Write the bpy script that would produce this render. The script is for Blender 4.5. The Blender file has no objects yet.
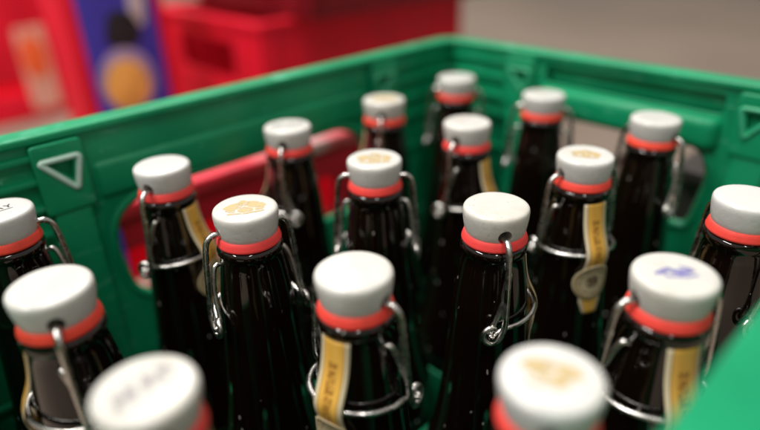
import bpy, bmesh, math, random
from mathutils import Vector, Matrix
S = 0.001                      # everything below is measured in millimetres
ZF = 289.0                     # the floor lies this far below the stopper tops
C = bpy.context.scene.collection
R = math.radians
random.seed(4)

# ------------------------------------------------------------------ camera
def w(x, y, z):                # millimetres, z from stopper tops -> metres above the floor
    return Vector((x * S, y * S, (z + ZF) * S))

pitch, roll, yaw, FPX = .469, -.031, -2.322, 591.235
fwd = Vector((math.cos(yaw) * math.cos(pitch), math.sin(yaw) * math.cos(pitch), -math.sin(pitch)))
rt = fwd.cross(Vector((0, 0, 1))).normalized()
up = rt.cross(fwd)
r2 = math.cos(roll) * rt + math.sin(roll) * up
u2 = -math.sin(roll) * rt + math.cos(roll) * up
cd = bpy.data.cameras.new('camera')
cam = bpy.data.objects.new('camera', cd); C.objects.link(cam)
m = Matrix((r2, u2, -fwd)).transposed().to_4x4()
m.translation = w(328.547, 267.895, 105.475)
cam.matrix_world = m
cd.sensor_fit = 'HORIZONTAL'; cd.sensor_width = 36
cd.lens = FPX / 760 * 36
cd.clip_start = 0.005; cd.clip_end = 100
cd.dof.use_dof = True
cd.dof.focus_distance = 0.238
cd.dof.aperture_fstop = cd.lens / 10.0
cd.dof.aperture_blades = 0
sc = bpy.context.scene
sc.camera = cam

# ------------------------------------------------------------------ light
wd = bpy.data.worlds.new('World'); sc.world = wd; wd.use_nodes = True
bg = wd.node_tree.nodes['Background']
bg.inputs[0].default_value = (1.0, .95, .88, 1); bg.inputs[1].default_value = .31

def strip(name, loc, size, power, rotz=0, tilt=(0, 0)):
    l = bpy.data.lights.new(name, 'AREA'); l.shape = 'RECTANGLE'
    l.size, l.size_y = size; l.energy = power; l.color = (1, .965, .92)
    o = bpy.data.objects.new(name, l); C.objects.link(o)
    o.location = loc; o.rotation_euler = (tilt[0], tilt[1], rotz)
    return o
strip('ceiling_lamp', (.45, -.5, 2.5), (1.5, .2), 36, R(40))
strip('ceiling_lamp', (-.9, -1.9, 2.6), (1.5, .2), 32, R(40))
strip('ceiling_lamp', (2.0, -.6, 2.5), (1.5, .2), 50, R(40))
strip('ceiling_lamp', (.9, 1.2, 2.6), (1.5, .2), 17, R(40))

vs = sc.view_settings
vs.view_transform = 'Standard'; vs.look = 'None'; vs.gamma = 1; vs.exposure = .32
sc.render.engine = 'CYCLES'
sc.cycles.use_denoising = True

# ------------------------------------------------------------------ materials
def mat(name, col, rough=.5, metal=0, spec=.5, var=0, vscale=60, bump=0, bscale=300, coat=0):
    M = bpy.data.materials.new(name); M.use_nodes = True
    nt = M.node_tree; b = nt.nodes['Principled BSDF']
    b.inputs['Base Color'].default_value = (*col, 1)
    b.inputs['Roughness'].default_value = rough
    b.inputs['Metallic'].default_value = metal
    b.inputs['Specular IOR Level'].default_value = spec
    b.inputs['Coat Weight'].default_value = coat
    tc = nt.nodes.new('ShaderNodeTexCoord')
    if var:
        n = nt.nodes.new('ShaderNodeTexNoise'); n.inputs['Scale'].default_value = vscale
        n.inputs['Detail'].default_value = 6
        nt.links.new(tc.outputs['Object'], n.inputs['Vector'])
        mr = nt.nodes.new('ShaderNodeMapRange')
        mr.inputs[1].default_value = .3; mr.inputs[2].default_value = .7
        mr.inputs[3].default_value = 1 - var; mr.inputs[4].default_value = 1 + var
        nt.links.new(n.outputs['Fac'], mr.inputs[0])
        mx = nt.nodes.new('ShaderNodeMix'); mx.data_type = 'RGBA'; mx.blend_type = 'MULTIPLY'
        mx.inputs['Factor'].default_value = 1
        mx.inputs[6].default_value = (*col, 1)
        nt.links.new(mr.outputs[0], mx.inputs[7])
        nt.links.new(mx.outputs[2], b.inputs['Base Color'])
        mr2 = nt.nodes.new('ShaderNodeMapRange')
        mr2.inputs[1].default_value = .3; mr2.inputs[2].default_value = .7
        mr2.inputs[3].default_value = max(.02, rough - var * .6); mr2.inputs[4].default_value = min(1, rough + var * .6)
        nt.links.new(n.outputs['Fac'], mr2.inputs[0])
        nt.links.new(mr2.outputs[0], b.inputs['Roughness'])
    if bump:
        n2 = nt.nodes.new('ShaderNodeTexNoise'); n2.inputs['Scale'].default_value = bscale
        n2.inputs['Detail'].default_value = 4
        nt.links.new(tc.outputs['Object'], n2.inputs['Vector'])
        bp = nt.nodes.new('ShaderNodeBump'); bp.inputs['Strength'].default_value = bump
        bp.inputs['Distance'].default_value = .0006
        nt.links.new(n2.outputs['Fac'], bp.inputs['Height'])
        nt.links.new(bp.outputs[0], b.inputs['Normal'])
    return M

def speckle(M, scale, size, col, keep=.5, rough=.6, stretch=(1, 1, 1)):
    """small dust or wear flecks over an existing material"""
    nt = M.node_tree; b = nt.nodes['Principled BSDF']
    tc = nt.nodes.new('ShaderNodeTexCoord')
    v = nt.nodes.new('ShaderNodeTexVoronoi'); v.inputs['Scale'].default_value = scale
    mp = nt.nodes.new('ShaderNodeMapping'); mp.inputs['Scale'].default_value = stretch
    nt.links.new(tc.outputs['Object'], mp.inputs['Vector']); 
    wn = nt.nodes.new('ShaderNodeTexNoise'); wn.inputs['Scale'].default_value = scale * 2.2; wn.inputs['Detail'].default_value = 2
    nt.links.new(mp.outputs[0], wn.inputs['Vector'])
    ws = nt.nodes.new('ShaderNodeVectorMath'); ws.operation = 'SCALE'; ws.inputs['Scale'].default_value = .55 / scale
    nt.links.new(wn.outputs['Color'], ws.inputs[0])
    wa_ = nt.nodes.new('ShaderNodeVectorMath'); wa_.operation = 'ADD'
    nt.links.new(mp.outputs[0], wa_.inputs[0]); nt.links.new(ws.outputs[0], wa_.inputs[1])
    nt.links.new(wa_.outputs[0], v.inputs['Vector'])
    lt = nt.nodes.new('ShaderNodeMath'); lt.operation = 'LESS_THAN'; lt.inputs[1].default_value = size
    nt.links.new(v.outputs['Distance'], lt.inputs[0])
    sp = nt.nodes.new('ShaderNodeSeparateColor'); nt.links.new(v.outputs['Color'], sp.inputs[0])
    gt = nt.nodes.new('ShaderNodeMath'); gt.operation = 'GREATER_THAN'; gt.inputs[1].default_value = keep
    nt.links.new(sp.outputs[0], gt.inputs[0])
    mu = nt.nodes.new('ShaderNodeMath'); mu.operation = 'MULTIPLY'
    nt.links.new(lt.outputs[0], mu.inputs[0]); nt.links.new(gt.outputs[0], mu.inputs[1])
    for sock, val in (('Base Color', (*col, 1)), ('Roughness', rough)):
        s = b.inputs[sock]
        if sock == 'Base Color':
            mx = nt.nodes.new('ShaderNodeMix'); mx.data_type = 'RGBA'
            a, bb, out = mx.inputs[6], mx.inputs[7], mx.outputs[2]
        else:
            mx = nt.nodes.new('ShaderNodeMix'); a, bb, out = mx.inputs[2], mx.inputs[3], mx.outputs[0]
        nt.links.new(mu.outputs[0], mx.inputs[0])
        if s.is_linked:
            nt.links.new(s.links[0].from_socket, a)
        else:
            a.default_value = s.default_value
        bb.default_value = val
        nt.links.new(out, s)
    return M

M_cer = speckle(mat('stopper_ceramic', (.61, .595, .545), .26, var=.06, vscale=120, bump=.22, bscale=420), 420, .15, (.36, .33, .28), .68)
def blotch(M, scale, lo, hi, col, amount, stretch=(1, 1, 1), by_object=True):
    """irregular stains or scuffs, different on every copy"""
    nt = M.node_tree; b = nt.nodes['Principled BSDF']; s = b.inputs['Base Color']
    tc = nt.nodes.new('ShaderNodeTexCoord'); mp = nt.nodes.new('ShaderNodeMapping')
    mp.inputs['Scale'].default_value = stretch
    nt.links.new(tc.outputs['Object'], mp.inputs['Vector'])
    nz = nt.nodes.new('ShaderNodeTexNoise'); nz.noise_dimensions = '4D'
    nz.inputs['Scale'].default_value = scale; nz.inputs['Detail'].default_value = 5
    nt.links.new(mp.outputs[0], nz.inputs['Vector'])
    oi = nt.nodes.new('ShaderNodeObjectInfo'); mu = nt.nodes.new('ShaderNodeMath'); mu.operation = 'MULTIPLY'
    mu.inputs[1].default_value = 50 if by_object else 0
    nt.links.new(oi.outputs['Random'], mu.inputs[0]); nt.links.new(mu.outputs[0], nz.inputs['W'])
    mr = nt.nodes.new('ShaderNodeMapRange')
    for i, v in ((1, lo), (2, hi), (3, 0), (4, amount)): mr.inputs[i].default_value = v
    nt.links.new(nz.outputs['Fac'], mr.inputs[0])
    mx = nt.nodes.new('ShaderNodeMix'); mx.data_type = 'RGBA'
    nt.links.new(mr.outputs[0], mx.inputs[0])
    if s.is_linked: nt.links.new(s.links[0].from_socket, mx.inputs[6])
    else: mx.inputs[6].default_value = s.default_value
    mx.inputs[7].default_value = (*col, 1)
    nt.links.new(mx.outputs[2], s)
    return M
blotch(M_cer, 70, .52, .72, (.50, .46, .38), .75)
blotch(M_cer, 12, .35, .65, (.63, .63, .62), .8)
M_glass = speckle(mat('dark_glass', (.0045, .002, .001), .06, var=.05, vscale=40, coat=.5, bump=.10, bscale=90), 330, .17, (.36, .35, .33), .92, stretch=(1, 1, .5))
M_wire = blotch(mat('steel_wire', (.60, .585, .56), .27, metal=1, var=.18, vscale=260, bump=.10, bscale=500), 120, .55, .75, (.20, .15, .10), .5)
M_green = speckle(mat('green_plastic', (.002, .265, .112), .42, spec=.4, var=.16, vscale=22, bump=.25, bscale=120), 130, .10, (.10, .42, .26), .75)
blotch(M_green, 55, .60, .78, (.12, .46, .30), .8, (1, 1, 5), False)
blotch(M_green, 9, .50, .75, (.004, .15, .06), .6, (1, 1, 1), False)
M_worn = mat('worn_green_edge', (.55, .80, .68), .55, var=.15, vscale=80)
M_edge = mat('light_green_edge', (.03, .34, .17), .45, var=.15, vscale=80)
M_red = mat('red_plastic', (.70, .007, .027), .55, spec=.25, var=.12, vscale=20)
M_redl = blotch(mat('blotched_red_plastic', (.68, .012, .035), .42, var=.2, vscale=30), 16, .50, .66, (.62, .42, .42), .8)  # red with irregular pale pink blotches mixed in
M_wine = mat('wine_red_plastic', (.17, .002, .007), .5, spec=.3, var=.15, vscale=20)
M_dark = mat('dark_brown_plastic', (.035, .028, .025), .5, var=.15, vscale=20)
M_blue = mat('blue_print', (.05, .045, .46), .5, var=.1)
M_yel = mat('yellow_print', (.88, .46, .10), .5, var=.25, vscale=25)
M_orange = mat('orange_print', (.90, .13, .03), .5, var=.2)
M_peach = mat('peach_print', (.75, .36, .27), .5, var=.15)
M_pale = mat('pale_print', (.62, .56, .58), .5, var=.2)
M_halo = mat('lavender_print', (.40, .30, .48), .5, var=.2)
M_black = mat('black_print', (.012, .012, .015), .5, var=.1)

# rubber: slightly different red on each seal
M_rub = mat('red_rubber', (.78, .045, .035), .5, spec=.3, bump=.2, var=.08, vscale=150)
nt = M_rub.node_tree; b = nt.nodes['Principled BSDF']
oi = nt.nodes.new('ShaderNodeObjectInfo')
rr = nt.nodes.new('ShaderNodeMix'); rr.data_type = 'RGBA'
rr.inputs[6].default_value = (.85, .072, .036, 1); rr.inputs[7].default_value = (.82, .062, .060, 1)
nt.links.new(oi.outputs['Random'], rr.inputs[0])
nt.links.new(rr.outputs[2], b.inputs['Base Color'])
blotch(M_rub, 160, .55, .75, (.50, .05, .03), .5)

# neck label: gold strip, cream border, brown illegible vertical lettering (by UV)
M_lab = bpy.data.materials.new('gold_label'); M_lab.use_nodes = True
nt = M_lab.node_tree; b = nt.nodes['Principled BSDF']; b.inputs['Roughness'].default_value = .42
def N(t, **k):
    n = nt.nodes.new(t)
    for a, v in k.items(): setattr(n, a, v)
    return n
def math_(op, a, bv):
    n = N('ShaderNodeMath', operation=op)
    for i, v in enumerate((a, bv)):
        if isinstance(v, (int, float)): n.inputs[i].default_value = v
        else: nt.links.new(v, n.inputs[i])
    return n.outputs[0]
def mixc(f, a, bv):
    n = N('ShaderNodeMix', data_type='RGBA'); nt.links.new(f, n.inputs[0])
    for i, v in ((6, a), (7, bv)):
        if isinstance(v, tuple): n.inputs[i].default_value = (*v, 1)
        else: nt.links.new(v, n.inputs[i])
    return n.outputs[2]
uv = N('ShaderNodeUVMap'); sep = N('ShaderNodeSeparateXYZ'); nt.links.new(uv.outputs[0], sep.inputs[0])
U, V = sep.outputs[0], sep.outputs[1]
du = math_('ABSOLUTE', math_('SUBTRACT', U, .5), 0)
border = math_('GREATER_THAN', du, .36)
line = math_('MULTIPLY', math_('GREATER_THAN', du, .33), math_('LESS_THAN', du, .36))
nz = N('ShaderNodeTexNoise'); nz.inputs['Scale'].default_value = 1
cmb = N('ShaderNodeCombineXYZ'); nt.links.new(math_('MULTIPLY', U, 14), cmb.inputs[0]); nt.links.new(math_('MULTIPLY', V, 46), cmb.inputs[1])
nt.links.new(cmb.outputs[0], nz.inputs['Vector'])
inword = math_('MULTIPLY', math_('LESS_THAN', du, .15), math_('MULTIPLY', math_('GREATER_THAN', V, .36), math_('LESS_THAN', V, .86)))
txt = math_('MULTIPLY', inword, math_('GREATER_THAN', nz.outputs['Fac'], .47))
gn = N('ShaderNodeTexNoise'); gn.inputs['Scale'].default_value = 4; nt.links.new(uv.outputs[0], gn.inputs['Vector'])
gold = mixc(gn.outputs['Fac'], (.66, .34, .04), (.84, .51, .11))
c = mixc(txt, gold, (.34, .15, .02))
c = mixc(line, c, (.30, .17, .04))
c = mixc(border, c, (.70, .60, .40))
nt.links.new(c, b.inputs['Base Color'])

# roundel: cream medallion with a brown ring and dark emblem (by UV radius)
M_rnd = bpy.data.materials.new('cream_roundel'); M_rnd.use_nodes = True
nt = M_rnd.node_tree; b = nt.nodes['Principled BSDF']; b.inputs['Roughness'].default_value = .45
uv = N('ShaderNodeUVMap'); sep = N('ShaderNodeSeparateXYZ'); nt.links.new(uv.outputs[0], sep.inputs[0])
x2 = math_('POWER', math_('SUBTRACT', sep.outputs[0], .5), 2); y2 = math_('POWER', math_('SUBTRACT', sep.outputs[1], .5), 2)
rad = math_('SQRT', math_('ADD', x2, y2), 0)
nz = N('ShaderNodeTexNoise'); nz.inputs['Scale'].default_value = 14; nt.links.new(uv.outputs[0], nz.inputs['Vector'])
ring = math_('MULTIPLY', math_('GREATER_THAN', rad, .40), math_('LESS_THAN', rad, .45))
words = math_('MULTIPLY', math_('MULTIPLY', math_('GREATER_THAN', rad, .28), math_('LESS_THAN', rad, .37)), math_('GREATER_THAN', nz.outputs['Fac'], .5))
emb = math_('MULTIPLY', math_('LESS_THAN', rad, .17), math_('GREATER_THAN', nz.outputs['Fac'], .44))
c = mixc(ring, (.58, .49, .31), (.30, .20, .08))
c = mixc(words, c, (.33, .24, .12))
c = mixc(emb, c, (.10, .05, .03))
nt.links.new(c, b.inputs['Base Color'])

def print_mat(name, col, lo, hi, scale, rmax):
    """worn ink on a stopper: noise decides where ink is left (UV of the print)"""
    global nt
    M = bpy.data.materials.new(name); M.use_nodes = True
    nt = M.node_tree; b = nt.nodes['Principled BSDF']; out = nt.nodes['Material Output']
    b.inputs['Base Color'].default_value = (*col, 1); b.inputs['Roughness'].default_value = .45
    tr = N('ShaderNodeBsdfTransparent'); ms = N('ShaderNodeMixShader')
    uv = N('ShaderNodeUVMap'); oi = N('ShaderNodeObjectInfo')
    add = N('ShaderNodeVectorMath', operation='ADD'); nt.links.new(uv.outputs[0], add.inputs[0])
    sc_ = N('ShaderNodeCombineXYZ'); nt.links.new(math_('MULTIPLY', oi.outputs['Random'], 37), sc_.inputs[2])
    nt.links.new(sc_.outputs[0], add.inputs[1])
    nz = N('ShaderNodeTexNoise'); nz.inputs['Scale'].default_value = scale; nz.inputs['Detail'].default_value = 3
    nt.links.new(add.outputs[0], nz.inputs['Vector'])
    mr = N('ShaderNodeMapRange'); mr.inputs[1].default_value = lo; mr.inputs[2].default_value = hi
    mr.inputs[3].default_value = 0; mr.inputs[4].default_value = .85
    nt.links.new(nz.outputs['Fac'], mr.inputs[0])
    nt.links.new(mr.outputs[0], ms.inputs[0]); nt.links.new(tr.outputs[0], ms.inputs[1]); nt.links.new(b.outputs[0], ms.inputs[2])
    nt.links.new(ms.outputs[0], out.inputs['Surface'])
    return M
M_ink_gold = print_mat('gold_ink', (.58, .44, .21), .31, .50, 9, .5)
M_ink_blue = print_mat('violet_ink', (.22, .21, .46), .26, .52, 8, .5)
M_ink_grey = print_mat('grey_ink', (.38, .36, .36), .30, .56, 8, .5)
M_ink_dark = print_mat('dark_ink', (.05, .05, .06), .25, .40, 8, .5)

# ------------------------------------------------------------------ mesh helpers
def mk(name, me, material, parent=None, smooth=True, scale=S):
    if isinstance(me, bmesh.types.BMesh):
        bm = me; me = bpy.data.meshes.new(name); bm.normal_update(); bm.to_mesh(me); bm.free()
    if scale != 1: me.transform(Matrix.Scale(scale, 4))
    me.name = name
    me.materials.clear(); me.materials.append(material)
    for p in me.polygons: p.use_smooth = smooth
    o = bpy.data.objects.new(name, me); C.objects.link(o)
    if parent: o.parent = parent
    return o

def sharp(o, ang=35):
    bm = bmesh.new(); bm.from_mesh(o.data)
    for e in bm.edges:
        if len(e.link_faces) == 2 and e.calc_face_angle(0) > R(ang): e.smooth = False
    bm.to_mesh(o.data); bm.free()
    return o

def lathe(prof, n=56, bm=None):
    bm = bm or bmesh.new(); rings = []
    for r, z in prof:
        if r < 1e-6: rings.append([bm.verts.new((0, 0, z))])
        else: rings.append([bm.verts.new((r * math.cos(2 * math.pi * k / n), r * math.sin(2 * math.pi * k / n), z)) for k in range(n)])
    for a, b in zip(rings, rings[1:]):
        for k in range(n):
            k2 = (k + 1) % n
            if len(a) == 1 and len(b) == 1: continue
            if len(a) == 1: bm.faces.new((a[0], b[k], b[k2]))
            elif len(b) == 1: bm.faces.new((a[k], b[0], a[k2]))
            else: bm.faces.new((a[k], b[k], b[k2], a[k2]))
    bmesh.ops.recalc_face_normals(bm, faces=bm.faces)
    return bm

def smooth_path(pts, n=6, closed=False):
    P = [Vector(p) for p in pts]; out = []; L = len(P)
    for i in range(L if closed else L - 1):
        if closed: p0, p1, p2, p3 = P[(i - 1) % L], P[i], P[(i + 1) % L], P[(i + 2) % L]
        else: p0, p1, p2, p3 = P[max(i - 1, 0)], P[i], P[i + 1], P[min(i + 2, L - 1)]
        for k in range(n):
            t = k / n
            out.append(.5 * ((2 * p1) + (p2 - p0) * t + (2 * p0 - 5 * p1 + 4 * p2 - p3) * t * t + (3 * p1 - p0 - 3 * p2 + p3) * t ** 3))
    if not closed: out.append(P[-1])
    return out

def tube(bm, path, r, seg=10, closed=False):
    n = len(path); rings = []; prev = None
    for i, p in enumerate(path):
        t = (path[(i + 1) % n] - path[i - 1]) if closed else (path[min(i + 1, n - 1)] - path[max(i - 1, 0)])
        t.normalize()
        if prev is None:
            a = Vector((0, 0, 1)) if abs(t.z) < .9 else Vector((1, 0, 0))
            nrm = (a - t * a.dot(t)).normalized()
        else: nrm = (prev - t * prev.dot(t)).normalized()
        prev = nrm; bn = t.cross(nrm)
        rings.append([bm.verts.new(p + r * (math.cos(2 * math.pi * k / seg) * nrm + math.sin(2 * math.pi * k / seg) * bn)) for k in range(seg)])
    pairs = list(zip(rings, rings[1:])) + ([(rings[-1], rings[0])] if closed else [])
    for a, b in pairs:
        off = 0
        if a is rings[-1]:
            off = min(range(seg), key=lambda o: (a[0].co - b[o].co).length)
        for k in range(seg):
            bm.faces.new((a[k], a[(k + 1) % seg], b[(k + 1 + off) % seg], b[(k + off) % seg]))
    if not closed:
        bm.faces.new(rings[0][::-1]); bm.faces.new(rings[-1])
    bmesh.ops.recalc_face_normals(bm, faces=bm.faces)
    return bm

def box(bm, x0, x1, y0, y1, z0, z1, bev=0, seg=2):
    t = bmesh.new()
    bmesh.ops.create_cube(t, size=1)
    for v in t.verts:
        v.co = Vector(((x0 + x1) / 2 + v.co.x * (x1 - x0), (y0 + y1) / 2 + v.co.y * (y1 - y0), (z0 + z1) / 2 + v.co.z * (z1 - z0)))
    if bev: bmesh.ops.bevel(t, geom=list(t.edges), offset=bev, segments=seg, affect='EDGES', profile=.6)
    tm = bpy.data.meshes.new('t'); t.to_mesh(tm); t.free()
    bm.from_mesh(tm); bpy.data.meshes.remove(tm)
    return bm

def rounded(pts, r, n=6):
    """round the corners of a polygon of 2-D points"""
    out = []; L = len(pts)
    for i in range(L):
        p0, p, p1 = Vector(pts[i - 1]), Vector(pts[i]), Vector(pts[(i + 1) % L])
        a, b = (p0 - p), (p1 - p)
        ri = r[i] if isinstance(r, (list, tuple)) else r
        k = min(ri, a.length * .49, b.length * .49)
        s, e = p + a.normalized() * k, p + b.normalized() * k
        for j in range(n + 1):
            t = j / n
            out.append((1 - t) ** 2 * s + 2 * t * (1 - t) * p + t * t * e)
    return out

def plate(loops, thick, bev=.8):
    """flat plate from an outline and holes: lies in xy, thickness along z, edges bevelled"""
    cu = bpy.data.curves.new('plate', 'CURVE'); cu.dimensions = '2D'; cu.fill_mode = 'BOTH'
    cu.extrude = thick / 2 - bev; cu.bevel_depth = bev; cu.bevel_resolution = 2
    for lp in loops:
        s = cu.splines.new('POLY'); s.points.add(len(lp) - 1); s.use_cyclic_u = True
        for q, p in zip(s.points, lp): q.co = (p[0], p[1], 0, 1)
    o = bpy.data.objects.new('plate', cu); C.objects.link(o)
    dg = bpy.context.evaluated_depsgraph_get()
    me = bpy.data.meshes.new_from_object(o.evaluated_get(dg))
    bpy.data.objects.remove(o); bpy.data.curves.remove(cu)
    bm = bmesh.new(); bm.from_mesh(me); bpy.data.meshes.remove(me)
    bmesh.ops.remove_doubles(bm, verts=bm.verts, dist=.001)
    bmesh.ops.recalc_face_normals(bm, faces=bm.faces)
    return bm

def rect(x0, x1, y0, y1, r=0, n=5):
    p = [(x0, y0), (x1, y0), (x1, y1), (x0, y1)]
    return rounded(p, r, n) if r else [Vector(q) for q in p]

def merge(dst, src, mtx=None):
    if mtx is not None: src.transform(mtx)
    tm = bpy.data.meshes.new('t'); src.to_mesh(tm); src.free()
    dst.from_mesh(tm); bpy.data.meshes.remove(tm)
    return dst

def empty(name, loc, label=None, cat=None, group=None, rotz=0):
    o = bpy.data.objects.new(name, None); C.objects.link(o)
    o.empty_display_size = .03
    o.location = loc; o.rotation_euler = (0, 0, rotz)
    if label: o['label'] = label
    if cat: o['category'] = cat
    if group: o['group'] = group
    return o

# ------------------------------------------------------------------ floor
M_floor = blotch(mat('concrete_floor', (.25, .19, .148), .62, var=.20, vscale=1.3, bump=.2, bscale=60), 1.7, .48, .7, (.16, .12, .095), .5, (1, .35, 1), False)
bm = bmesh.new()
bmesh.ops.create_grid(bm, x_segments=8, y_segments=8, size=15)
fl = mk('floor', bm, M_floor, scale=1); fl['kind'] = 'structure'

# ------------------------------------------------------------------ crates
# plate() lies in its own xy; these stand it up as a wall
XZ = Matrix(((1, 0, 0, 0), (0, 0, -1, 0), (0, 1, 0, 0), (0, 0, 0, 1)))      # x along, y up -> z
def wall_mtx(side, off):
    """wall frame: local x along the wall, local y up, thickness +-, inner face towards the crate's middle"""
    a = {'far': 0, 'near': math.pi, 'left': -math.pi / 2, 'right': math.pi / 2}[side]
    return Matrix.Rotation(a, 4, 'Z') @ Matrix.Translation((0, -off, 0))

def green_crate():
    L, W = 180.9 + 5, 145.0                 # half size of the inside (x, y)
    root = empty('bottle_crate', w(147.7, 107, -ZF), 'green plastic bottle crate full of swing-top bottles', 'crate')
    T = 4.0
    zb, zt = 6.0, ZF + 14.0                 # walls from foot to rim
    zl = lambda z: z + ZF                   # measured height -> above floor
    # base with feet
    bm = plate([rect(-L - 7, L + 7, -W - 7, W + 7, 14)], 5)
    bm.transform(Matrix.Translation((0, 0, 5.5)))
    for sx in (-1, 1):
        for sy in (-1, 1):
            box(bm, sx * (L - 20) - 16, sx * (L - 20) + 16, sy * (W - 20) - 16, sy * (W - 20) + 16, 0, 3.2, 1)
    sharp(mk('base', bm, M_green, root))
    # walls, each with its hand opening
    for side, half, off in (('far', L + T, W), ('near', L + T, W), ('left', W, L), ('right', W, L)):
        long = side in ('far', 'near')
        if long: op = [(-95, zl(-24)), (72, zl(-24)), (90, zl(-34)), (95, zl(-52)), (90, zl(-84)), (78, zl(-93)), (-78, zl(-93)), (-90, zl(-84)), (-95, zl(-52))]
        else: op = [(-52, zl(-22)), (52, zl(-22)), (60, zl(-40)), (54, zl(-78)), (-54, zl(-78)), (-60, zl(-40))]
        if long: op = [(-72, zl(-24)), (72, zl(-24)), (90, zl(-34)), (95, zl(-52)), (90, zl(-84)), (78, zl(-93)), (-78, zl(-93)), (-90, zl(-84)), (-95, zl(-52)), (-90, zl(-34))]
        hole = rounded(op, 9, 5)
        M = wall_mtx(side, off + T / 2)
        bm = bmesh.new()
        loops = [rect(-half + .8, half - .8, zb + 3, zt), hole]
        if not long:                       # channel under the rim of the short walls, closed by a skin set further out
            loops.append(rect(-59, 59, zl(-3), zl(10), 4))
            merge(bm, plate([rect(-64, 64, zl(-7), zl(12), 4)], 2.4, .4), M @ Matrix.Translation((0, -T / 2 - 4.5, 0)) @ XZ)
        merge(bm, plate(loops, T), M @ XZ)
        # the upper band: a channel under the rim, then a rounded grip bar over the opening
        lp = [Vector((p[0], 0, p[1])) for p in hole]
        t = bmesh.new(); tube(t, lp, 3.2, 8, closed=True); merge(bm, t, M)
        wl = sharp(mk('wall', bm, M_green, root), 40)
        # grip
        gx = 96 if long else 60
        g = bmesh.new()
        if long:
            box(g, -gx, gx, -3, 6.5, zl(-23.5), zl(-3), 4, 4)
        else:
            box(g, -gx, gx, -3, 10.0, zl(-23.5), zl(-4), 6, 4)
        for v in g.verts:                  # the bar runs out into the wall at both ends
            f = max(0, (abs(v.co.x) - gx * .82) / (gx * .18))
            if v.co.y > 0: v.co.y -= 4.5 * f * f
        g.transform(M)
        sharp(mk('grip', g, M_green, wl), 60)
        # panels with triangle cut-outs, vertical posts, ribs towards the corners
        for s in (-1, 1):
            pc = 110.0 if long else 77.5
            # orientation of the triangle as seen from inside: point down, leaning to the wall's middle
            k = -5 * s
            tri = [(pc * s - 9.5, zl(5)), (pc * s + 9.5, zl(5)), (pc * s + k, zl(-12))]
            th = rounded([(pc * s - 7.2, zl(3.5)), (pc * s + 7.0, zl(3.5)), (pc * s + k, zl(-9))], 1.2, 3)
            p = plate([rect(pc * s - 11, pc * s + 11, zl(-22), zl(12.5), 1.5), th], 5.5)
            p.transform(M @ Matrix.Translation((0, T / 2 + 2.0, 0)) @ XZ)
            pan = sharp(mk('panel', p, M_green, wl), 50)
            t = bmesh.new()
            tube(t, [Vector((q[0], T / 2 + 4.6, q[1])) for q in rounded(tri, 2.2, 4)], 1.5, 8, closed=True)
            t.transform(M)
            mk('triangle_emblem', t, M_worn if side == 'far' and s > 0 else M_edge, pan)
            g = bmesh.new()
            q = pc * s
            box(g, q - 9, q + 9, 0, T / 2 + 4, zl(-279), zl(-22.6), 1.5)
            e0, e1 = (q + 11.6, half - 5) if s > 0 else (-half + 5, q - 11.6)
            for z in (6, -6, -20, -34):
                box(g, e0, e1, 0, T / 2 + 3.2, zl(z), zl(z + 3), .8)
            for z in (-60, -120, -180):
                box(g, e0, e1, 0, T / 2 + 2.2, zl(z), zl(z + 3), .8)
            g.transform(M)
            sharp(mk('rib', g, M_green, wl), 50)
    # rim: flat flange round the top with a skirt outside
    bm = plate([rect(-L - 10, L + 10, -W - 10, W + 10, 16, 8), rect(-L + 1, L - 1, -W + 2, W - 6, 9, 8)], 4.4, 1.4)
    bm.transform(Matrix.Translation((0, 0, zl(16))))
    sk = plate([rect(-L - 9, L + 9, -W - 9, W + 9, 15, 8), rect(-L - 6.5, L + 6.5, -W - 6.5, W + 6.5, 13, 8)], 16, .6)
    sk.transform(Matrix.Translation((0, 0, zl(5.6))))
    merge(bm, sk)
    sharp(mk('rim', bm, M_green, root), 50)
    # the low grid between the bottles
    bm = bmesh.new()
    for k in range(3):
        y = -71.3 + 71.3 * k
        box(bm, -L + .5, L - .5, y - .8, y + .8, 8.2, zl(-150), .3)
    for k in range(4):
        x = -110.7 + 73.8 * k
        for q in range(4):
            ya = (-W + .5) if q == 0 else -71.3 + 71.3 * (q - 1) + 1
            yb = (W - .5) if q == 3 else -71.3 + 71.3 * q - 1
            box(bm, x - .8, x + .8, ya, yb, 8.2, zl(-150), .3)
        for q in range(3):
            box(bm, x - 4, x + 4, -71.3 + 71.3 * q - 4, -71.3 + 71.3 * q + 4, zl(-149), zl(-112), 2)
    sharp(mk('divider_grid', bm, M_green, root), 50)
    return root
green_crate()

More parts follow.
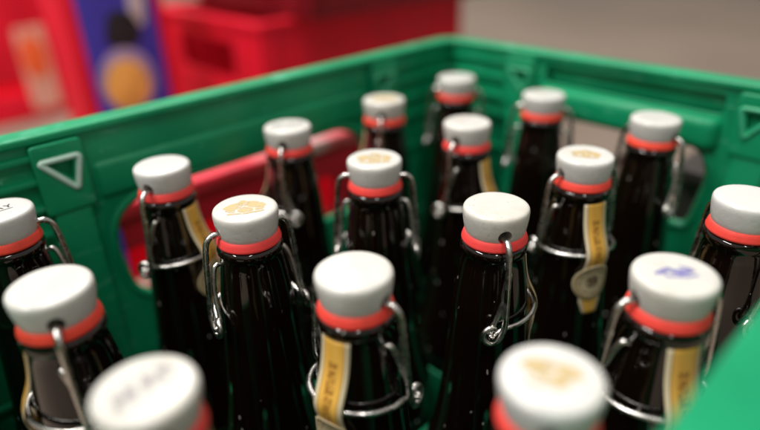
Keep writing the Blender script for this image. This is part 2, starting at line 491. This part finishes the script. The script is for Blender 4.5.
def red_crate(x0, x1, y0, y1, h, label, mats, name='drinks_crate', opening=True, rimw=14, group='red drinks crates behind the green crate', z=None, hand=(36, 72)):
    """x0..y1 in measured millimetres on the floor"""
    L, W = (x1 - x0) / 2, (y1 - y0) / 2
    root = empty(name, w((x0 + x1) / 2, (y0 + y1) / 2, -ZF if z is None else z), label, 'crate', group)
    mm, mr = mats
    bm = plate([rect(-L + 4, L - 4, -W + 4, W - 4, 12)], 5)
    bm.transform(Matrix.Translation((0, 0, 3))); sharp(mk('base', bm, mm, root))
    T = 5
    walls = {}
    for side, half, off in (('far', L - 3, W), ('near', L - 3, W), ('left', W - 3 - T - .6, L), ('right', W - 3 - T - .6, L)):
        a = min(half * .55, 105)
        loops = [rect(-half, half, 6, h - 12, 3)]
        if opening and (opening == True or side in ('left', 'right')): loops.append(rounded([(-a, h - hand[1]), (a, h - hand[1]), (a, h - hand[0]), (-a, h - hand[0])], 10, 4))
        loops.append(rounded([(-half * .7, h * .18), (half * .7, h * .18), (half * .7, h * .26), (-half * .7, h * .26)], 6, 4))
        M = wall_mtx(side, off - 3 - T / 2)
        bm = plate(loops, T)
        bm.transform(M @ XZ)
        t = bmesh.new()
        for s in (-1, 1):
            box(t, s * (half - 14) - 4, s * (half - 14) + 4, -5.5, 0, 12, h - 14, 1.2)
            box(t, s * half * .72 - 3, s * half * .72 + 3, -5, 0, h * .3, h - 14, 1.2)
        t.transform(M); merge(bm, t)
        walls[side] = sharp(mk('wall', bm, mm, root), 50)
    bm = plate([rect(-L, L, -W, W, 14, 6), rect(-L + rimw, L - rimw, -W + rimw, W - rimw, 8, 6)], 11, 2.5)
    bm.transform(Matrix.Translation((0, 0, h - 5.5)))
    sharp(mk('rim', bm, mr, root), 50)
    return root, walls, L, W

def patch(name, pts, side, L, W, material, parent, lift=1.2, thick=1.2):
    """a flat printed label on the outside of a wall; pts in (along, height)"""
    M = wall_mtx(side, (W if side in ('far', 'near') else L) - 3 + lift)
    p = plate([pts], thick, .3); p.transform(M @ XZ)
    return sharp(mk(name, p, material, parent), 50)

def disc(cx, cy, rx, ry, n=28):
    return [Vector((cx + rx * math.cos(2 * math.pi * k / n), cy + ry * math.sin(2 * math.pi * k / n))) for k in range(n)]

# the crate whose bright end has a hand opening; its long side is in the shade
ra, wa, LA, WA = red_crate(-585, -133, -790, -464, ZF - 24, 'bright red drinks crate with hand opening in the end, behind the long rim', (M_red, M_red), hand=(34, 92), opening='ends')
rb, wb, LB, WB = red_crate(-600, -190, -734, -412, 270, 'wine-red crate stacked on the bright red crate', (M_wine, M_wine), z=-23.6, opening=False)  # pushed forward into an overhang so it shades the long side below
# low crate right behind the hand opening
rc, wc, LC, WC = red_crate(-70, 330, -300, -112, ZF - 62, 'low red crate glimpsed through the hand opening in the long green wall', (M_red, M_redl), rimw=46)
# dark crate behind the short wall
rk, wk, LK, WK = red_crate(-330, -95, 128, 380, ZF - 60, 'low dark crate glimpsed through the opening in the short green wall', (M_dark, M_dark), group='dark crates')
# far left crate on the floor
rd, wd_, LD, WD = red_crate(-85, 320, -1520, -1225, 330, 'farthest red crate at the left edge, with orange and peach print', (M_red, M_red))

# ------------------------------------------------------------------ bottle prototype
CAPP = [(0, 1.2), (4, 1.2), (8, 1.15), (11.2, 1.08), (12.3, .9), (12.95, .45), (13.25, -.2), (13.38, -1.1), (13.33, -2.4), (13.18, -4.0), (12.88, -6.2), (12.5, -8.4), (12.1, -10.0), (11.3, -11.1), (9.5, -11.5), (0, -11.5)]
def capz(r):
    for (a, za), (b_, zb) in zip(CAPP, CAPP[1:]):
        if a <= r <= b_: return za + (zb - za) * (r - a) / (b_ - a)
    return 0
NECK = [(-14.2, 12.4), (-15.0, 13.3), (-16.2, 13.8), (-17.6, 13.8), (-18.8, 13.2), (-19.8, 12.9), (-24, 13.4), (-32, 14.5), (-40, 15.6),
        (-45, 16.2), (-52, 16.6), (-60, 17.2), (-70, 18.1), (-82, 19.2), (-95, 20.5), (-108, 22.1), (-120, 24.3), (-132, 27.6), (-144, 30.3),
        (-154, 32.2), (-164, 33.2), (-176, 33.5), (-262, 33.5), (-270, 32.9), (-276, 31.2), (-279.6, 28.0), (-280.6, 25.5)]
def neck_r(z):
    for (za, a), (zb, b_) in zip(NECK, NECK[1:]):
        if zb <= z <= za: return a + (b_ - a) * (z - za) / (zb - za)
    return 13
HB = 280.6            # the bottle's foot lies this far below z = 0

def up_(bm):
    bm.transform(Matrix.Translation((0, 0, HB))); return bm

def make_bottle():
    root = empty('swing_top_bottle', (0, 0, 0))
    prof = [(10.0, -13.9)] + [(r, z) for z, r in NECK] + [(22, -277.5), (0, -275)]
    mk('glass_body', up_(lathe(prof, 64)), M_glass, root)
    # stopper with the wire's hole through it
    cap = mk('stopper', up_(lathe(CAPP, 64)), M_cer, root)
    cyl = bmesh.new()
    bmesh.ops.create_cone(cyl, cap_ends=True, segments=24, radius1=2.8, radius2=2.8, depth=60)
    cyl.transform(Matrix.Translation((0, 0, HB - 7.3)) @ Matrix.Rotation(math.pi / 2, 4, 'Y') @ Matrix.Diagonal((1.15, 1, 1, 1)))
    co = mk('cutter', cyl, M_cer)
    md = cap.modifiers.new('hole', 'BOOLEAN'); md.operation = 'DIFFERENCE'; md.object = co; md.solver = 'EXACT'
    dg = bpy.context.evaluated_depsgraph_get(); dg.update()
    me = bpy.data.meshes.new_from_object(cap.evaluated_get(dg))
    cap.modifiers.clear(); cap.data = me; me.name = 'stopper'
    me.materials.clear(); me.materials.append(M_cer)
    for p in me.polygons: p.use_smooth = True
    sharp(cap, 40)
    bpy.data.objects.remove(co)
    ringp = [(10.2, -10.1), (12.2, -10.0), (12.6, -10.3), (13.0, -11.5), (13.4, -12.7), (13.5, -13.2), (13.45, -13.7), (13.1, -14.1), (11.0, -14.3), (10.2, -14.3), (10.2, -9.7)]
    mk('rubber_seal', up_(lathe(ringp, 56)), M_rub, root)
    # bail: through the stopper, out, down both sides, ending in an eye
    half = [(13.5, 0, -7.9), (15.6, 0, -8.3), (17.6, 0, -10.2), (18.6, 0, -14), (19.6, 0, -24), (20.6, -.2, -36), (21.2, -.6, -44), (21.2, -2.4, -49.5), (20.9, -5.6, -51.6),
            (20.5, -8.4, -49.8), (20.2, -8.6, -46.6), (19.9, -6.4, -44.6), (19.5, -3.8, -45.4)]
    pts = [(-x, y, z) for x, y, z in reversed(half)] + [(0, 0, -7.8)] + half
    bm = bmesh.new(); tube(bm, smooth_path(pts, 5), 1.25, 10)
    mk('wire_bail', up_(bm), M_wire, root)
    # lever: pivot hooks bearing on the glass and a bow round the label side of the neck
    bm = bmesh.new()
    for s in (-1, 1):
        r_ = neck_r(-25)
        pv = [(s * (r_ - .3) * .97, 2.5, -23.5), (s * (r_ + 1.6), 2.2, -23.0), (s * (r_ + 3.2), 1.2, -26), (s * 18.0, -.5, -33), (s * 18.4, -3.0, -41), (s * 19.2, -5.6, -46.4), (s * 21.6, -6.2, -47.9)]
        tube(bm, smooth_path(pv, 5), 1.1, 9)
    arc = [(-22, -6.0, -48.4), (-19.6, -4.2, -48.2)]
    for k in range(15):
        a = R(178 - 176 * k / 14)
        arc.append((18.8 * math.cos(a), 18.4 * math.sin(a), -46.3 + 1.6 * math.sin(a)))
    arc += [(19.6, -4.2, -48.2), (22, -6.0, -48.4)]
    tube(bm, smooth_path(arc, 3), 1.1, 9)
    mk('wire_lever', up_(bm), M_wire, root)
    # neck label over the bow: strip, roundel, tail
    bm = bmesh.new(); uvl = bm.loops.layers.uv.new('UVMap')
    def off(z):
        return .35 + 3.6 * math.exp(-((z + 45) / 9.0) ** 2)
    zs = [-19.6 - 1.6 * k for k in range(38)]            # to -78.8
    cols = 9; grid = []
    for z in zs:
        r_ = neck_r(z) + off(z); row = []
        hw = 6.2 if z > -72 else 6.2 - (-72 - z) * .35
        for q in range(cols):
            x = hw * (2 * q / (cols - 1) - 1); a = x / r_
            v = bm.verts.new((r_ * math.sin(a), r_ * math.cos(a), z))
            row.append((v, q / (cols - 1), (z - zs[-1]) / (zs[0] - zs[-1])))
        grid.append(row)
    for a, b_ in zip(grid, grid[1:]):
        for q in range(cols - 1):
            cs = (a[q], b_[q], b_[q + 1], a[q + 1])
            f = bm.faces.new([c_[0] for c_ in cs])
            for l, c_ in zip(f.loops, cs): l[uvl].uv = (c_[1], c_[2])
    bmesh.ops.recalc_face_normals(bm, faces=bm.faces)
    bmesh.ops.solidify(bm, geom=list(bm.faces), thickness=.18)
    lab = mk('neck_label', up_(bm), M_lab, root)
    bm = bmesh.new(); uvl = bm.loops.layers.uv.new('UVMap')
    vs_ = {}
    NR = 8; NA = 36
    def rv(k, a):
        rr = 10.4 * k / NR; x, dz = rr * math.cos(a), rr * math.sin(a); z = -60.5 + dz
        r_ = neck_r(z) + off(z) + .45; t = x / r_
        return bm.verts.new((r_ * math.sin(t), r_ * math.cos(t), z)), (.5 + .5 * k / NR * math.cos(a), .5 + .5 * k / NR * math.sin(a))
    c0 = rv(0, 0)
    rg = [[rv(k, 2 * math.pi * q / NA) for q in range(NA)] for k in range(1, NR + 1)]
    for q in range(NA):
        q2 = (q + 1) % NA
        faces = [(c0, rg[0][q], rg[0][q2])] + [(rg[k][q], rg[k + 1][q], rg[k + 1][q2], rg[k][q2]) for k in range(NR - 1)]
        for cs in faces:
            f = bm.faces.new([c_[0] for c_ in cs])
            for l, c_ in zip(f.loops, cs): l[uvl].uv = c_[1]
    bmesh.ops.recalc_face_normals(bm, faces=bm.faces)
    bmesh.ops.solidify(bm, geom=list(bm.faces), thickness=.2)
    mk('roundel', up_(bm), M_rnd, lab)
    return root

def copy_tree(o, parent=None):
    c = o.copy(); C.objects.link(c)
    if parent: c.parent = parent
    for ch in [k for k in bpy.data.objects if k.parent == o]: copy_tree(ch, c)
    return c

def child(o, kind):
    return next(k for k in bpy.data.objects if k.parent == o and k.name.split('.')[0] == kind)

# ---- prints on the stoppers: flat shapes laid on the curved top
def cap_print(parent, shapes, material, rot=0):
    """shapes: ('blob', x, y, rx, ry, angle) or ('line', [(x,y)...], width), in millimetres on the stopper"""
    bm = bmesh.new(); uvl = bm.loops.layers.uv.new('UVMap')
    def vert(x, y, lift):
        xr, yr = x * math.cos(rot) - y * math.sin(rot), x * math.sin(rot) + y * math.cos(rot)
        return bm.verts.new((xr, yr, capz(math.hypot(xr, yr)) + lift + HB))
    for i, s in enumerate(shapes):
        lift = .05 + .012 * i
        if s[0] == 'blob':
            _, cx, cy, rx, ry, an = s; n = 20; rows = []
            for k in range(1, 4):
                rows.append([])
                for q in range(n):
                    t = 2 * math.pi * q / n; wob = 1 + .10 * math.sin(3 * t + i) + .06 * math.sin(5 * t + 2 * i)
                    x, y = rx * k / 3 * wob * math.cos(t), ry * k / 3 * wob * math.sin(t)
                    x, y = cx + x * math.cos(an) - y * math.sin(an), cy + x * math.sin(an) + y * math.cos(an)
                    rows[-1].append((vert(x, y, lift), x, y))
            cv = (vert(cx, cy, lift), cx, cy)
            fs = []
            for q in range(n):
                q2 = (q + 1) % n
                fs.append((cv, rows[0][q], rows[0][q2]))
                for k in range(2): fs.append((rows[k][q], rows[k + 1][q], rows[k + 1][q2], rows[k][q2]))
        else:
            _, pts, wd2 = s
            P = [Vector((p[0], p[1])) for p in pts]
            dense = []
            for a, b_ in zip(P, P[1:]): dense += [a + (b_ - a) * (k / 4) for k in range(4)]
            dense.append(P[-1]); rows = []
            for k, p in enumerate(dense):
                t = (dense[min(k + 1, len(dense) - 1)] - dense[max(k - 1, 0)]).normalized()
                nn = Vector((-t.y, t.x)) * wd2 / 2
                rows.append([(vert(*(p + nn), lift), *(p + nn)), (vert(*(p - nn), lift), *(p - nn))])
            fs = [(a[0], a[1], b_[1], b_[0]) for a, b_ in zip(rows, rows[1:])]
        for cs in fs:
            f = bm.faces.new([c_[0] for c_ in cs])
            for l, c_ in zip(f.loops, cs): l[uvl].uv = (.5 + c_[1] / 26, .5 + c_[2] / 26)
    for f in bm.faces:
        f.normal_update()
        if f.normal.z < 0: f.normal_flip()
    return mk('print', bm, material, parent)

def emblem(k=1.0):
    sh = [('blob', -3.6, .8, 3.4, 2.4, .5), ('blob', 3.6, .8, 3.4, 2.4, -.5), ('blob', 0, 2.6, 2.2, 2.4, 0), ('blob', 0, -2.6, 2.6, 2.0, 0),
          ('blob', -4.8, -2.4, 1.8, 1.2, -.6), ('blob', 4.8, -2.4, 1.8, 1.2, .6), ('line', [(-6, -4.6), (0, -5.4), (6, -4.6)], 1.0)]
    return [(q[0], q[1] * k, q[2] * k, q[3] * k, q[4] * k, q[5]) if q[0] == 'blob' else (q[0], [(a * k, b_ * k) for a, b_ in q[1]], q[2] * k) for q in sh]
def big_emblem():
    return [('blob', -4.4, 2.2, 3.6, 3.0, .3), ('blob', 4.2, 1.8, 3.2, 2.8, -.3), ('blob', -.4, 3.4, 2.6, 1.8, 0), ('blob', 2.0, -2.4, 2.6, 2.2, .6), ('blob', -2.2, -1.0, 2.6, 1.7, -.4), ('line', [(-6, -3.4), (-3, -4.6), (0, -4.4)], 1.2)]
def scribble():
    return [('line', [(-9, -3), (-6, 3.6), (-4.4, -2), (-2.0, 4.2)], 2.6), ('line', [(-1, -2.5), (2.6, 3.4), (3.2, -2)], 2.4), ('line', [(4.2, -2.6), (7, 3.4), (8.4, -1.6)], 2.2)]
def smear():
    return [('blob', -2.6, -.8, 3.4, 1.5, .35), ('blob', 2.2, .6, 3.6, 1.6, .3), ('line', [(-6.5, -2.6), (-2, 1.8), (1, -1.2), (5.5, 3.0)], 1.7), ('line', [(-3.5, -3.4), (3, -2.2), (6.4, -.6)], 1.3), ('line', [(1.5, 3.6), (4.6, 3.2)], 1.2)]
def letters():
    return [('line', [(-6.5, 2), (-6.5, -1.5), (-4.6, -1.5)], .7), ('line', [(-3.6, -1.5), (-3.6, 1.8), (-1.8, 1.4), (-3.4, .4), (-1.6, -1.5)], .7),
            ('line', [(-.6, -1.5), (.6, 1.9), (1.8, -1.5)], .7), ('line', [(2.8, 1.8), (4, .2), (5.2, 1.8)], .7), ('line', [(4, .2), (4, -1.6)], .7), ('line', [(-6, -3), (5, -3)], .5)]

# ------------------------------------------------------------------ the bottles
# name: column i, row j, offset of the top (mm), direction of the camera (deg), label angle from it, print, description
B = [
 (0, 0, -1.4, -.6, 39, 170, None, 'dark swing-top bottle in the farthest corner of the green crate'),
 (1, 0, -1.8, .2, 46, -98, 'g', 'dark swing-top bottle by the long rim, next nearer from the farthest corner bottle'),
 (2, 0, -1.6, -2.2, 56, -107, 'v', 'dark swing-top bottle at the long wall, wire down its front, red showing either side'),
 (3, 0, 1.1, .3, 68, 50, None, 'swing-top bottle with gold neck label at the long wall near the triangle emblem'),
 (4, 0, -2.2, -2.4, 83, 176, 'k', 'swing-top bottle cut by the left edge with dark lettering on its stopper'),
 (0, 1, -3.0, -1.2, 31, 172, None, 'dark swing-top bottle at the short wall beside the opening with floor showing through'),
 (1, 1, -.1, -2.1, 38, 62, None, 'blurred swing-top bottle with gold label in the second row behind the plain middle stopper'),
 (2, 1, 0, 0, 47, 178, 'g', 'mid-crate bottle with gold emblem on stopper, blurred wires standing out both sides'),
 (3, 1, -1.0, .2, 61, -163, 'g', 'sharply focused bottle with gold emblem on its stopper and wire loops at both sides'),
 (4, 1, 1.3, 2.8, 81, -98, None, 'plain white stoppered bottle at left front with wire hanging from a hole facing the viewer'),
 (0, 2, -.6, .5, 21, 150, None, 'dark bottle at the short wall under the recessed grip, wire bail at its right'),
 (1, 2, 2.1, .2, 26, 38, 'o', 'bottle with long gold neck label and full cream roundel, orange mark on its stopper'),
 (2, 2, 2.1, 2.2, 35, 109, None, 'sharply focused bottle with plain white stopper and one straight wire down its front'),
 (3, 2, .1, -3.0, 50, -38, None, 'bottle with plain stopper and gold label at its left, centre front of the crate'),
 (4, 2, -.3, .3, 75, 95, 's', 'foremost bottle at lower left with grey scribble on its stopper'),
 (0, 3, 0, 0, 8, 120, None, 'dark bottle in the right back corner of the green crate'),
 (1, 3, 1.5, .2, 12, 140, None, 'plain stoppered bottle cut by the right edge of the photo'),
 (2, 3, 3.6, 1.9, 16, 39, 'b', 'bottle with violet print on its stopper and gold label beside the near green rim'),
 (3, 3, -1.5, -.6, 27, 95, 'G', 'foremost bottle at bottom centre right with large gold print on its stopper'),
 (4, 3, 0, 0, 60, 20, None, 'dark swing-top bottle in the nearest corner of the crate, below the photo'),
]
proto = make_bottle()
ZB = ZF - HB
for idx, (i, j, ox, oy, ang, lab, pr, text) in enumerate(B):
    o = proto if idx == 0 else copy_tree(proto)
    z0 = 8.4
    o.location = ((i * 73.8 + ox * .15) * S, (j * 71.3 + oy * .15) * S, z0 * S)
    tilt = Matrix.Rotation(math.atan2(.85 * ox, HB), 4, 'Y') @ Matrix.Rotation(-math.atan2(.85 * oy, HB), 4, 'X')
    o.rotation_euler = (tilt @ Matrix.Rotation(R(ang + lab - 90), 4, 'Z')).to_euler()
    o['label'] = text; o['category'] = 'bottle'; o['group'] = 'swing-top bottles in the green crate'
    if idx == 0: roots = []
    roots.append((o, ang, lab, pr))
for o, ang, lab, pr in roots:
    if not pr: continue
    st = child(o, 'stopper')
    rot = R(ang) + math.pi / 2 - R(ang + lab - 90)       # reads upright from the front of the crate
    sh, mt = {'g': (lambda: emblem(1.22), M_ink_gold), 'G': (big_emblem, M_ink_gold), 'o': (emblem, M_ink_gold), 'v': (scribble, M_ink_grey),
              'k': (letters, M_ink_dark), 's': (scribble, M_ink_grey), 'b': (smear, M_ink_blue)}[pr]
    shapes = sh()
    cap_print(st, shapes, mt, rot + {'s': .5, 'b': .25, 'k': .2}.get(pr, 0))

# ------------------------------------------------------------------ background things
# printed labels on the red crates
patch('printed_label', rounded([(122, 20), (196, 20), (196, 200), (122, 200)], 12), 'near', LD, WD, M_peach, wd_['near'])
patch('printed_label', disc(150, 135, 26, 46), 'near', LD, WD, M_orange, wd_['near'], lift=2.7)
patch('printed_label', rounded([(-124, 150), (-84, 150), (-84, 212), (-124, 212)], 5), 'near', LC, WC, M_blue, wc['near'])
patch('printed_label', rounded([(-116, 158), (-107, 158), (-107, 206), (-116, 206)], 3), 'near', LC, WC, M_yel, wc['near'], lift=2.7)
patch('printed_label', rounded([(-124, 108), (-66, 108), (-66, 144), (-124, 144)], 8), 'near', LC, WC, M_pale, wc['near'])
patch('printed_label', disc(-60, 46, 36, 16), 'near', LB, WB, M_pale, wb['near'])
# tall red carton with a blue printed front
x0, x1, y0, y1, h = -66, 72, -690, -600, 350
ct = empty('display_carton', w((x0 + x1) / 2, (y0 + y1) / 2, -ZF), 'tall red carton with blue front, black square and yellow disc', 'carton')
bm = bmesh.new(); hw, hd = (x1 - x0) / 2, (y1 - y0) / 2
box(bm, -hw, hw, -hd, hd, 0, h, 3)
sharp(mk('carton_body', bm, M_red, ct), 50)
def cpatch(name, pts, material, lift, parent):
    p = plate([pts], 1.0, .3); p.transform(wall_mtx('near', hd + lift) @ XZ)
    return sharp(mk(name, p, material, parent), 50)
pn = cpatch('front_panel', rounded([(-52, 30), (55, 30), (55, 345), (-52, 345)], 4), M_blue, .6, ct)
cpatch('black_square', rounded([(-26, 244), (10, 236), (30, 246), (24, 284), (-12, 290)], 14), M_black, 1.7, pn)
cpatch('pale_halo', disc(-4, 192, 40, 46), M_halo, 1.7, pn)
cpatch('yellow_disc', disc(-6, 186, 31, 36), M_yel, 2.8, pn)
cpatch('pale_mark', rounded([(16, 268), (36, 262), (48, 340), (22, 342)], 10), M_pale, 1.7, pn)
